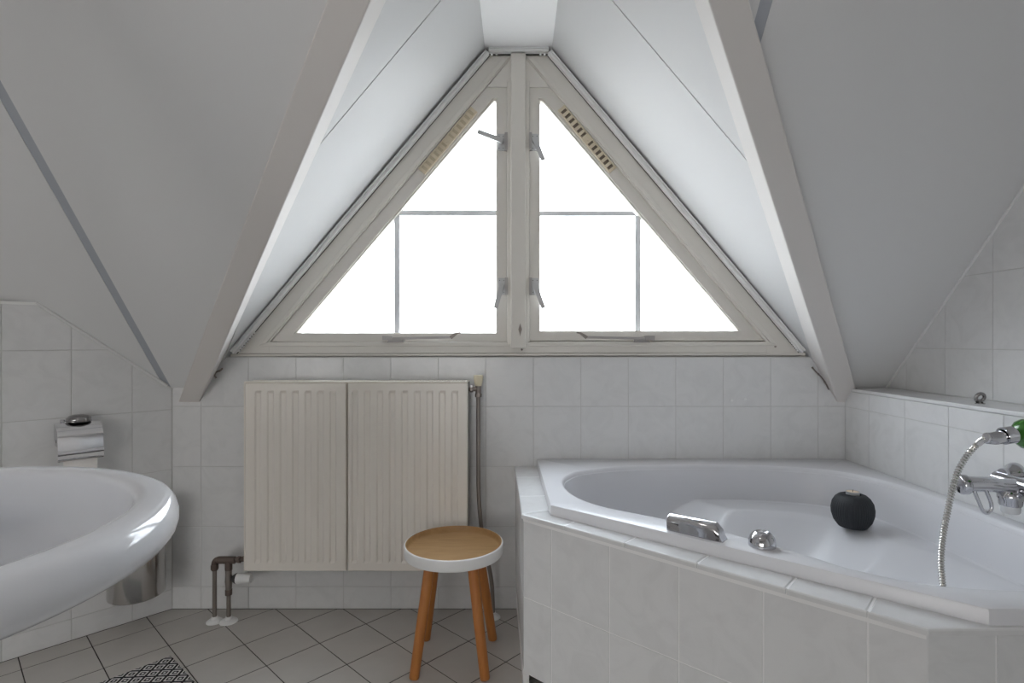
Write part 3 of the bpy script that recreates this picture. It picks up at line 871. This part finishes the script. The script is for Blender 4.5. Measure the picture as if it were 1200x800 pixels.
def deck_tile(poly, name='deck_tile'):
    a = area(poly)
    if a < 0: poly = poly[::-1]
    p2 = inset(poly, .0012); 
    v = []; n = len(p2); r = .004
    rings = [(0, DB), (0, DT - r), (r * .3, DT - r * .3), (r, DT)]
    for d, z in rings:
        q = inset(p2, d) if d else p2
        best = min(range(len(q)), key=lambda k: math.hypot(q[k][0] - p2[0][0], q[k][1] - p2[0][1]))
        q = q[best:] + q[:best]
        v += [(x, y, z) for x, y in q]
    f = [tuple(range(n))]
    for k in range(len(rings) - 1):
        f += [(k * n + i, k * n + (i + 1) % n, (k + 1) * n + (i + 1) % n, (k + 1) * n + i) for i in range(n)]
    f.append(tuple(range(3 * n, 4 * n)))
    obj(name, v, f, M_tile, sur)
ov = .004
Q0 = P0 - L0n * ov; Q1 = P1 - L0n * ov - DIN * ov; Q2 = P2 - DIN * ov - YN * ov
Wd = .12
# left strip: back piece, front piece with mitre
m1 = Q1 + (L0n + DIN).normalized() * .13
def xy(v): return (v.x, v.y)
ls = lambda s: P0 + L0 * s
deck_tile([xy(Q0 + Vector((0, -.003, 0))), xy(ls(.19) - L0n * ov), xy(ls(.19) + L0n * Wd), xy(P0 + L0n * Wd + Vector((0, -.003, 0)))])
deck_tile([xy(ls(.19) - L0n * ov), xy(ls(.45) - L0n * ov), xy(ls(.45) + L0n * Wd), xy(ls(.19) + L0n * Wd)])
deck_tile([xy(ls(.45) - L0n * ov), xy(Q1), xy(m1), xy(ls(.45) + L0n * Wd)])
wallboard('deck_bed', P0, P1, L0n, DB - .01, DT - .0015, .001, Wd, M_groutl)
wallboard('deck_bed', P1 + DIAG * .002, P2 - DIAG * .002, DIN, DB - .01, DT - .0015, .001, Wd, M_groutl)
dd = [0, .21, .41, .602, .80]
ds = lambda s, w: P1 + DIAG * s + DIN * w
deck_tile([xy(Q1), xy(ds(.157, -ov)), xy(ds(.157, Wd)), xy(m1)])
for a, b in ((.157, .355), (.355, .552), (.552, .7496), (.7496, .898)):
    deck_tile([xy(ds(a, -ov)), xy(ds(b, -ov)), xy(ds(b, Wd)), xy(ds(a, Wd))])
deck_tile([xy(ds(.898, -ov)), xy(Q2), (P2.x + .20, P2.y - ov), (P2.x + .20, P2.y + .02), xy(ds(.898, Wd))])

# ------------------------------------------------------------------ corner bathtub
tub = empty('bathtub', (0.8, 1.7, DT), 'white acrylic corner bathtub set in a tiled surround', 'bathtub')
RT = 0.633
outer = [Vector(q) for q in ((.086, YB - .004), (.103, 1.667), (.874, 1.019), (XR - .004, 1.019), (XR - .004, YB - .004))]
inner = [Vector((x, y)) for x, y in ((.154, 1.918), (.175, 2.03), (.26, 2.13), (.45, 2.195), (.738, 2.215), (.99, 2.195), (1.19, 2.13), (1.295, 2.0), (1.335, 1.8),
         (1.338, 1.5), (1.325, 1.25), (1.25, 1.12), (1.08, 1.085), (.86, 1.108), (.735, 1.185), (.665, 1.275), (.535, 1.428), (.39, 1.545), (.244, 1.659), (.175, 1.78))]
inner3 = smooth_path([Vector((q.x, q.y, 0)) for q in inner], 10, True)
innerp = [Vector((q.x, q.y)) for q in inner3]
C2 = Vector((.78, 1.70))
def ray(poly, a):
    d = Vector((math.cos(a), math.sin(a))); best = None
    for i in range(len(poly)):
        p, q = poly[i] - C2, poly[(i + 1) % len(poly)] - C2
        e = q - p; den = d.x * e.y - d.y * e.x
        if abs(den) < 1e-9: continue
        t = (p.x * e.y - p.y * e.x) / den; s = (p.x * d.y - p.y * d.x) / den
        if t > 0 and -1e-6 <= s <= 1 + 1e-6 and (best is None or t > best): best = t
    return C2 + d * best
angs = [2 * math.pi * k / 260 for k in range(260)]
for q in outer: angs.append(math.atan2(q.y - C2.y, q.x - C2.x) % (2 * math.pi))
angs = sorted(set(round(a, 5) for a in angs))
oc = sum(outer, Vector((0, 0))) / 5
def shrink(q, d): 
    # inset of the outer outline, measured towards the middle of the tub
    ins = inset([(p_.x, p_.y) for p_ in outer][::1] if area([(p_.x, p_.y) for p_ in outer]) > 0 else [(p_.x, p_.y) for p_ in outer][::-1], d)
    return [Vector(p_) for p_ in ins]
rims = [([o_ for o_ in outer], DT - .012), ([o_ for o_ in outer], RT - .006), (shrink(0, .0018), RT - .0018), (shrink(0, .006), RT)]
seat_edge = [Vector(q) for q in ((.60, 2.30), (.70, 2.19), (.772, 2.10), (.884, 1.95), (1.03, 1.845), (1.16, 1.75), (1.25, 1.60), (1.29, 1.40), (1.31, 1.18), (1.33, .9))]
def seat_dist(q):
    """distance past the seat edge, positive towards the deep end"""
    best = 9; sg = 1
    for i in range(len(seat_edge) - 1):
        a, b = seat_edge[i], seat_edge[i + 1]; e = b - a
        t = max(0, min(1, (q - a).dot(e) / e.length_squared)); w = q - (a + e * t)
        if w.length < best:
            best = w.length; sg = 1 if (e.x * w.y - e.y * w.x) < 0 else -1
    return best * sg
def interp(tab, x):
    for i in range(len(tab) - 1):
        if x <= tab[i + 1][0]:
            t = (x - tab[i][0]) / (tab[i + 1][0] - tab[i][0]); return tab[i][1] + (tab[i + 1][1] - tab[i][1]) * t
    return tab[-1][1]
prof = [(0, RT), (.006, RT - .0008), (.012, RT - .003), (.018, RT - .0085), (.024, RT - .018), (.04, .575), (.06, .51), (.08, .455), (.11, .385), (.15, .32), (.21, .262), (.30, .225), (.42, .208), (.6, .2), (1, .196)]
ts = [0, .003, .006, .009, .012, .015, .018, .021, .024, .03, .036, .042, .05, .058, .066, .075, .085, .095, .11, .125, .14, .16, .18, .205, .23, .26, .29, .32, .36, .40, .44, .48, .53, .58, .64, .70, .76, .82, .88, .94]
rows = []
for a in angs:
    col = []
    for poly, z in rims:
        q = ray(poly, a); col.append(Vector((q.x, q.y, z)))
    ip = ray(innerp, a)
    for t in ts:
        q = ip + (C2 - ip) * t
        z = interp(prof, t)
        if t > .02:
            e = seat_dist(q)
            sz = .499 if e <= 0 else .499 - .16 * min(1, e / .22) ** 1.3 - .2 * max(0, e - .10)
            k_ = 130
            z = math.log(math.exp(k_ * z) + math.exp(k_ * sz)) / k_
            z = min(z, interp(prof, .024) - (t - .024) * .4)
        col.append(Vector((q.x, q.y, z)))
    rows.append(col)
nr_ = len(rows); nc = len(rows[0])
v = [p_ for col in rows for p_ in col]; f = []
for i in range(nr_):
    j = (i + 1) % nr_
    for k in range(nc - 1): f.append((i * nc + k, j * nc + k, j * nc + k + 1, i * nc + k + 1))
v.append(Vector((C2.x, C2.y, .196))); cidx = len(v) - 1
for i in range(nr_): f.append((i * nc + nc - 1, ((i + 1) % nr_) * nc + nc - 1, cidx))
obj('shell', v, f, M_acryl, tub, True, 30)
# grab handle on the rim: D-section bar with chamfered end
RD = Vector((.771, -.646, 0)).normalized(); RN = Vector((.646, .771, 0)).normalized()
hc = Vector((.457, 1.413, RT))
mb = MB(); sec = [(-.019, 0), (-.019, .012)] + [(-.019 * math.cos(a), .022 + .02 * math.sin(a)) for a in [math.pi * k / 12 for k in range(0, 13)]] + [(.019, .012), (.019, 0)]
n = len(sec); v = []; f = []
Lh = .068
for s, top in ((-Lh + .006, .8), (-Lh, .94), (-Lh + .004, 1), (Lh - .012, 1), (Lh - .002, .75), (Lh, .7)):
    sc_ = 1 if abs(s) < Lh - .002 else .93
    for a, z in sec:
        v.append(hc + RD * (s + (0 if s < 0 else max(0, (.02 - z)) * .5)) + RN * (a * sc_) + Vector((0, 0, z * (1 if s < Lh - .004 and s > -Lh + .001 else top))))
for k in range(5):
    for i in range(n): f.append((k * n + i, k * n + (i + 1) % n, (k + 1) * n + (i + 1) % n, (k + 1) * n + i))
f.append(tuple(range(n))); f.append(tuple(range(5 * n, 6 * n)))
tag(obj('grab_handle', v, f, M_chrome, tub, True, 35), 'chrome grab handle')
tag(obj('waste_knob', *g_lathe([(0, 0), (.0315, 0), (.0318, .004), (.0308, .013), (.0275, .023), (.0215, .030), (.0165, .0335), (.0145, .0338), (.0125, .0322), (0, .0315)], 40, (.594, 1.332, RT)), M_chrome, tub, True, 50), 'chrome dome knob')

# ------------------------------------------------------------------ tealight holder on the bath seat
cb = Vector((1.138, 1.865, .4995))
can = empty('tealight_holder', cb, 'charcoal ribbed round tealight holder on the seat inside the bathtub', 'candle holder')
pr = [(0, 0), (.036, 0), (.044, .003), (.0575, .022), (.0645, .045), (.0655, .062), (.062, .082), (.053, .098), (.042, .1075), (.032, .111), (.0255, .111), (.0235, .108), (.0232, .098), (0, .098)]
obj('ribbed_bowl', *g_lathe(pr, 150, cb, rib=lambda k, z: (-.022 if k % 3 == 0 else 0.0) if .002 < z < .106 else 0), M_candle, can, True, 25)
tl = empty('tealight', cb + Vector((0, 0, .0985)), 'small pale tealight standing in the charcoal holder', 'candle')
obj('metal_cup', *g_lathe([(0, 0), (.0195, 0), (.0205, .002), (.0205, .0215), (.0198, .0215), (.0195, .017), (0, .017)], 32, cb + Vector((0, 0, .0985))), M_alu, tl, True, 50)
obj('wax', *g_lathe([(0, .0172), (.0192, .0172), (.0192, .0205), (.012, .0195), (0, .0192)], 32, cb + Vector((0, 0, .0985))), M_wax, tl, True)
obj('wick', *g_cyl(cb + Vector((0, 0, .117)), cb + Vector((.001, 0, .1255)), .0009, 6), M_black, tl)

# ------------------------------------------------------------------ mixer tap, hand shower, hose
def S(px, py, y): return Vector(((px - 605) / 646 * y, y, CAM_H - (py - 400) / 646 * y))
tap = empty('bath_mixer_tap', (XR, 1.47, .74), 'chrome bath mixer tap on the right wall above the bathtub', 'tap')
a0 = Vector((1.205, 1.50, .737)); a1 = Vector((1.345, 1.478, .742))
ax = (a1 - a0).normalized()
obj('cartridge_cap', *g_lathe([(0, -.001), (.0215, -.001), (.0245, .001), (.0265, .005), (.0265, .018), (.0235, .021), (0, .021)], 36, a0, axis=ax), M_chrome, tap, True, 40)
obj('cap_screw', *g_lathe([(0, 0), (.0038, 0), (.0038, .0012), (0, .0012)], 12, a0 - ax * .001 + Vector((0, 0, -.010)), axis=-ax), M_black, tap)
arm = smooth_path([a0 + ax * .02, a0 + ax * .045 + Vector((0, 0, .001)), a0 + ax * .08 + Vector((0, 0, .0)), a0 + ax * .105 + Vector((0, 0, -.004)), a1 + Vector((.01, -.004, -.005))], 6)
obj('body', *g_tube(arm, [.0225 - .0025 * math.sin(math.pi * i / (len(arm) - 1)) for i in range(len(arm))], 24), M_chrome, tap, True)
obj('valve_bar', *g_cyl((1.348, 1.55, .742), (1.348, 1.34, .742), .021, 28, .004), M_chrome, tap, True)
for yy in (1.525, 1.365):
    obj('wall_rosette', *g_lathe([(0, 0), (.034, 0), (.034, .004), (.030, .014), (.020, .024), (.018, .040), (0, .040)], 36, (XR - .003, yy, .757 if yy > 1.5 else .742), axis=(-1, 0, 0)), M_chrome, tap, True, 50)
sp = S(1184, 580, 1.475)
obj('spout_ring', *g_lathe([(0, .012), (.022, .012), (.0265, .006), (.0285, 0), (.0285, -.008), (.026, -.012), (.0255, -.024), (.023, -.028), (0, -.028)], 36, sp), M_chrome, tap, True, 40)
obj('aerator', *g_lathe([(0, 0), (.0225, 0), (.021, -.016), (.018, -.020), (0, -.020)], 30, sp + Vector((0, 0, -.0275))), M_clear, tap, True, 40)
lv = smooth_path([S(1139.5, 566, 1.487), S(1143, 578, 1.482), S(1148, 590, 1.478), S(1152, 598.5, 1.475), S(1157, 601, 1.474), S(1161.5, 597, 1.474), S(1161.5, 590, 1.475), S(1157, 578, 1.478), S(1151, 562, 1.482)], 6)
obj('lever_loop', *g_tube(lv, .0046, 12), M_chrome, tap, True)

ys = 1.35
hs = empty('hand_shower', S(1178, 511, ys), 'green and chrome hand shower in a holder on the right wall', 'shower head')
neck = smooth_path([S(1157.5, 513.5, ys), S(1166, 513.3, ys), S(1176, 511.5, ys), S(1185, 508.5, ys), S(1194, 506, ys)], 6)
nn = len(neck)
obj('chrome_neck', *g_tube(neck, [.0135 + .004 * math.sin(math.pi * i / (nn - 1)) - .004 * (i / (nn - 1)) for i in range(nn)], 20), M_chrome, hs, True)
obj('hose_nut', *g_cyl(S(1154.5, 513, ys), S(1160, 513.5, ys), .0135, 8, .002), M_chrome, hs)
gc = S(1207.5, 508, ys)
tag(obj('green_head', *g_lathe([(0, -.040), (.018, -.036), (.031, -.024), (.038, -.004), (.037, .012), (.030, .026), (.018, .034), (0, .037)], 36, gc), M_green, hs, True), 'glossy green rounded head')
br_ = empty('shower_bracket', (XR, ys, .87), 'chrome wall bracket behind the green hand shower', 'bracket')
mb = MB().add(*g_cyl((XR - .003, ys - .02, .868), (XR - .012, ys - .02, .868), .022, 24, .002)).add(*g_cyl((XR - .012, ys - .02, .868), (1.315, ys, .868), .008, 14))
mb2 = MB().add(*g_lathe([(.017, -.012), (.021, -.012), (.021, .012), (.017, .012), (.017, -.012)], 24, S(1181, 510, ys), axis=(1, 0, .15), cap=False))
mb2.build('holder_ring', M_chrome, br_, True, 40)
mb.build('bracket_arm', M_chrome, br_, True, 40)

yh = 1.46
hp = [S(1155, 513.5, ys), S(1147, 519, 1.425), S(1136, 530, 1.43), S(1124, 549, 1.435), S(1117, 570, 1.44), S(1112, 592, 1.44), S(1106, 622, 1.44), S(1103, 650, 1.44), S(1104, 676, 1.44), S(1108, 700, 1.44),
      S(1120, 730, 1.44), S(1140, 748, 1.44), S(1160, 746, 1.44), S(1176, 726, 1.44), S(1187, 699, 1.44), S(1196, 668, 1.44), S(1204, 640, 1.45), S(1209, 610, 1.46), S(1212, 590, 1.47), Vector((1.352, 1.46, .724))]
path = smooth_path(hp, 22)
# resample evenly for the ribs
tot = [0]
for i in range(1, len(path)): tot.append(tot[-1] + (path[i] - path[i - 1]).length)
N_ = int(tot[-1] / .0036); res = []; j = 0
for k in range(N_ + 1):
    s = tot[-1] * k / N_
    while j < len(tot) - 2 and tot[j + 1] < s: j += 1
    t = (s - tot[j]) / max(1e-9, tot[j + 1] - tot[j]); res.append(path[j].lerp(path[j + 1], min(1, t)))
tag(obj('shower_hose', *g_tube(res, [.0082 if k % 2 else .0056 for k in range(len(res))], 10), M_hose, None, True, 60), 'ribbed metal shower hose looping down into the bathtub', 'hose')

# little ring on the ledge
rc = Vector((1.447, 1.72, ZL))
rg = empty('plug_ring', rc, 'small chrome ring with foot lying on the tiled ledge', 'ring')
tor = [rc + Vector((.013 * math.cos(a), -.004 * math.sin(a), .019 + .0125 * math.sin(a))) for a in [2 * math.pi * k / 28 for k in range(28)]]
obj('ring', *g_tube(tor, .0052, 12, True), M_dchrome, rg, True)
obj('foot', *g_lathe([(0, 0), (.013, 0), (.013, .002), (.007, .005), (0, .006)], 20, rc), M_dchrome, rg, True)

# ------------------------------------------------------------------ washbasin
bc = Vector((-.738, .567, 0))
sink = empty('washbasin', (bc.x, bc.y, 0), 'white oval ceramic washbasin with thick rolled rim at left', 'washbasin')
pf = [(0.0, .775), (.02, .775), (.10, .779), (.17, .787), (.215, .804), (.250, .834), (.272, .866), (.283, .890), (.287, .908), (.2885, .9185), (.2915, .9255), (.298, .9292), (.305, .9302), (.314, .9300), (.322, .9295), (.330, .926), (.336, .919), (.3395, .909), (.340, .899), (.3375, .889), (.332, .881), (.322, .874), (.308, .869),
      (.29, .864), (.277, .858), (.270, .849), (.262, .835), (.245, .80), (.20, .765), (.14, .735), (.10, .70), (.085, .62), (.08, .3), (.10, .05), (.11, .0), (0, 0)]
gv, gf = g_lathe(pf, 110, bc, sy=.935)
for q in gv:                                   # the bowl sits back from the overhanging front rim
    t_ = max(0.0, min(1.0, (.873 - q.z) / .03)); t_ = t_ * t_ * (3 - 2 * t_)
    q.x -= .085 * t_; q.y += .035 * t_
obj('basin', gv, gf, M_ceram, sink, True, 60)
obj('drain', *g_lathe([(0, 0), (.026, 0), (.028, .002), (.022, .004), (0, .003)], 30, bc + Vector((-.085, .035, .7755))), M_chrome, sink, True)
wb = MB().add(*g_bevbox((-1.098, .35, .82), (-1.03, .78, .922), .01))
wb.build('wall_shelf', M_ceram, sink)

cl_ = empty('ceiling_lamp', (-.6, .3, 2.553), 'round white ceiling lamp above the camera, outside the frame', 'lamp')
obj('lamp_base', *g_lathe([(0, 0), (.22, 0), (.22, -.03), (0, -.03)], 40, (-.6, .3, 2.553)), M_white, cl_, True, 40)
obj('diffuser', *g_lathe([(0, -.03), (.20, -.03), (.20, -.05), (.17, -.07), (.10, -.085), (0, -.09)], 40, (-.6, .3, 2.553)), M_lamp, cl_, True)

# ------------------------------------------------------------------ steel bin on the left wall
bn = W(.15, .1025, .142)
bin_ = empty('wall_bin', bn, 'polished steel cylinder bin hung on the left tile wall below the washbasin', 'bin')
obj('cylinder', *g_lathe([(0, 0), (.090, 0), (.095, .004), (.0955, .010), (.0955, .345), (.093, .350), (0, .350)], 56, bn), M_steel, bin_, True, 40)
obj('lid', *g_lathe([(0, .012), (.05, .010), (.088, .004), (.094, 0), (.094, -.002), (0, -.002)], 56, bn + Vector((0, 0, .352))), M_steel, bin_, True, 40)
obj('wall_hook', *g_prism([W(.12, .004, .40), W(.18, .004, .40), W(.18, .004, .46), W(.12, .004, .46)], NL * .006), M_steel, bin_)

# ------------------------------------------------------------------ toilet paper holder and roll
th_ = empty('toilet_paper_holder', W(.32, 0, .70), 'chrome toilet paper holder with curved lid on the left wall', 'paper holder')
zc = .012
sec = [(.012, .838), (.045, .836), (.070, .826), (.088, .808), (.096, .785), (.099, .760), (.099, .742), (.104, .735), (.104, .716), (.101, .708)]
v = []; f = []
s0, s1 = .254, .388
for i, (n_, z_) in enumerate(sec):
    v += [W(s0, n_, z_ - zc), W(s1, n_, z_ - zc), W(s0, n_ - .0025, z_ - .0025 - zc), W(s1, n_ - .0025, z_ - .0025 - zc)]
for i in range(len(sec) - 1):
    a, b = 4 * i, 4 * i + 4
    f += [(a, a + 1, b + 1, b), (a + 2, b + 2, b + 3, a + 3), (a, b, b + 2, a + 2), (a + 1, a + 3, b + 3, b + 1)]
f += [(0, 2, 3, 1), (b, b + 1, b + 3, b + 2)]
obj('lid', v, f, M_chromelit, th_, True, 30)
for s in (s0 + .001, s1 - .001):
    pol = [W(s, n_ - .003, z_ - zc - .003) for n_, z_ in sec[:6]] + [W(s, .03, .745), W(s, .012, .77)]
    obj('side_cheek', *g_prism(pol, UL * (.002 if s < .3 else -.002)), M_chrome, th_)
obj('back_plate', *g_prism([W(s0 + .02, .003, .75), W(s1 - .02, .003, .75), W(s1 - .02, .003, .835), W(s0 + .02, .003, .835)], NL * .01), M_chrome, th_)
dm = W(.318, .032, .826)
tag(obj('mount_cap', *g_lathe([(0, 0), (.036, 0), (.039, .006), (.038, .014), (.030, .022), (.016, .026), (0, .027)], 36, dm), M_dchrome, th_, True, 50), 'dark domed cap')
obj('roll_bar', *g_cyl(W(s0, .055, .762), W(s1, .055, .762), .006, 12), M_chrome, th_)
tr = empty('toilet_roll', W(.32, .055, .75), 'white toilet roll with hanging sheet under the chrome lid', 'toilet roll')
obj('roll', *g_lathe([(.018, -.05), (.034, -.05), (.034, .05), (.018, .05), (.018, -.05)], 32, W(.321, .055, .762), axis=UL, cap=False), M_paper, tr, True, 40)
sh = [(.0898, .762), (.0900, .735), (.0895, .70), (.088, .66), (.087, .62), (.087, .60)]
v = []; f = []
for n_, z_ in sh: v += [W(.271, n_, z_), W(.371, n_, z_), W(.371, n_ - .001, z_), W(.271, n_ - .001, z_)]
for i in range(len(sh) - 1):
    for k in range(4): f.append((4 * i + k, 4 * i + (k + 1) % 4, 4 * i + 4 + (k + 1) % 4, 4 * i + 4 + k))
f += [(0, 1, 2, 3), (20, 21, 22, 23)]
obj('hanging_sheet', v, f, M_paper, tr)

# ------------------------------------------------------------------ bath mat
mc = Vector((-1.232, 1.968, 0)); 
ma = Vector((.148, -.130, 0)).normalized(); mbv = Vector((-ma.y * -1, 0, 0))
mbv = Vector((ma.y, -ma.x, 0))                # towards the camera and left
WM, HM, TM = .50, .80, .006
me_v = []
ctr = mc + ma * (WM / 2) + mbv * (HM / 2)
B = Matrix((ma, -mbv, Vector((0, 0, 1)))).transposed()
loc = [(-WM / 2, -HM / 2), (WM / 2, -HM / 2), (WM / 2, HM / 2), (-WM / 2, HM / 2)]
lv2 = [(x, y, 0.0006) for x, y in loc] + [(x, y, TM - .002) for x, y in loc] + [(x * .994, y * .996, TM) for x, y in loc]
me = bpy.data.meshes.new('bath_mat')
me.from_pydata(lv2, [], [(3, 2, 1, 0), (8, 9, 10, 11)] + [(a * 4 + i, a * 4 + (i + 1) % 4, a * 4 + 4 + (i + 1) % 4, a * 4 + 4 + i) for a in (0, 1) for i in range(4)])
me.materials.append(M_rug)
mat_o = bpy.data.objects.new('bath_mat', me); COL.objects.link(mat_o)
place(mat_o, ctr, None, B)
tag(mat_o, 'black and white diamond pattern mat on the grey floor tiles', 'mat')
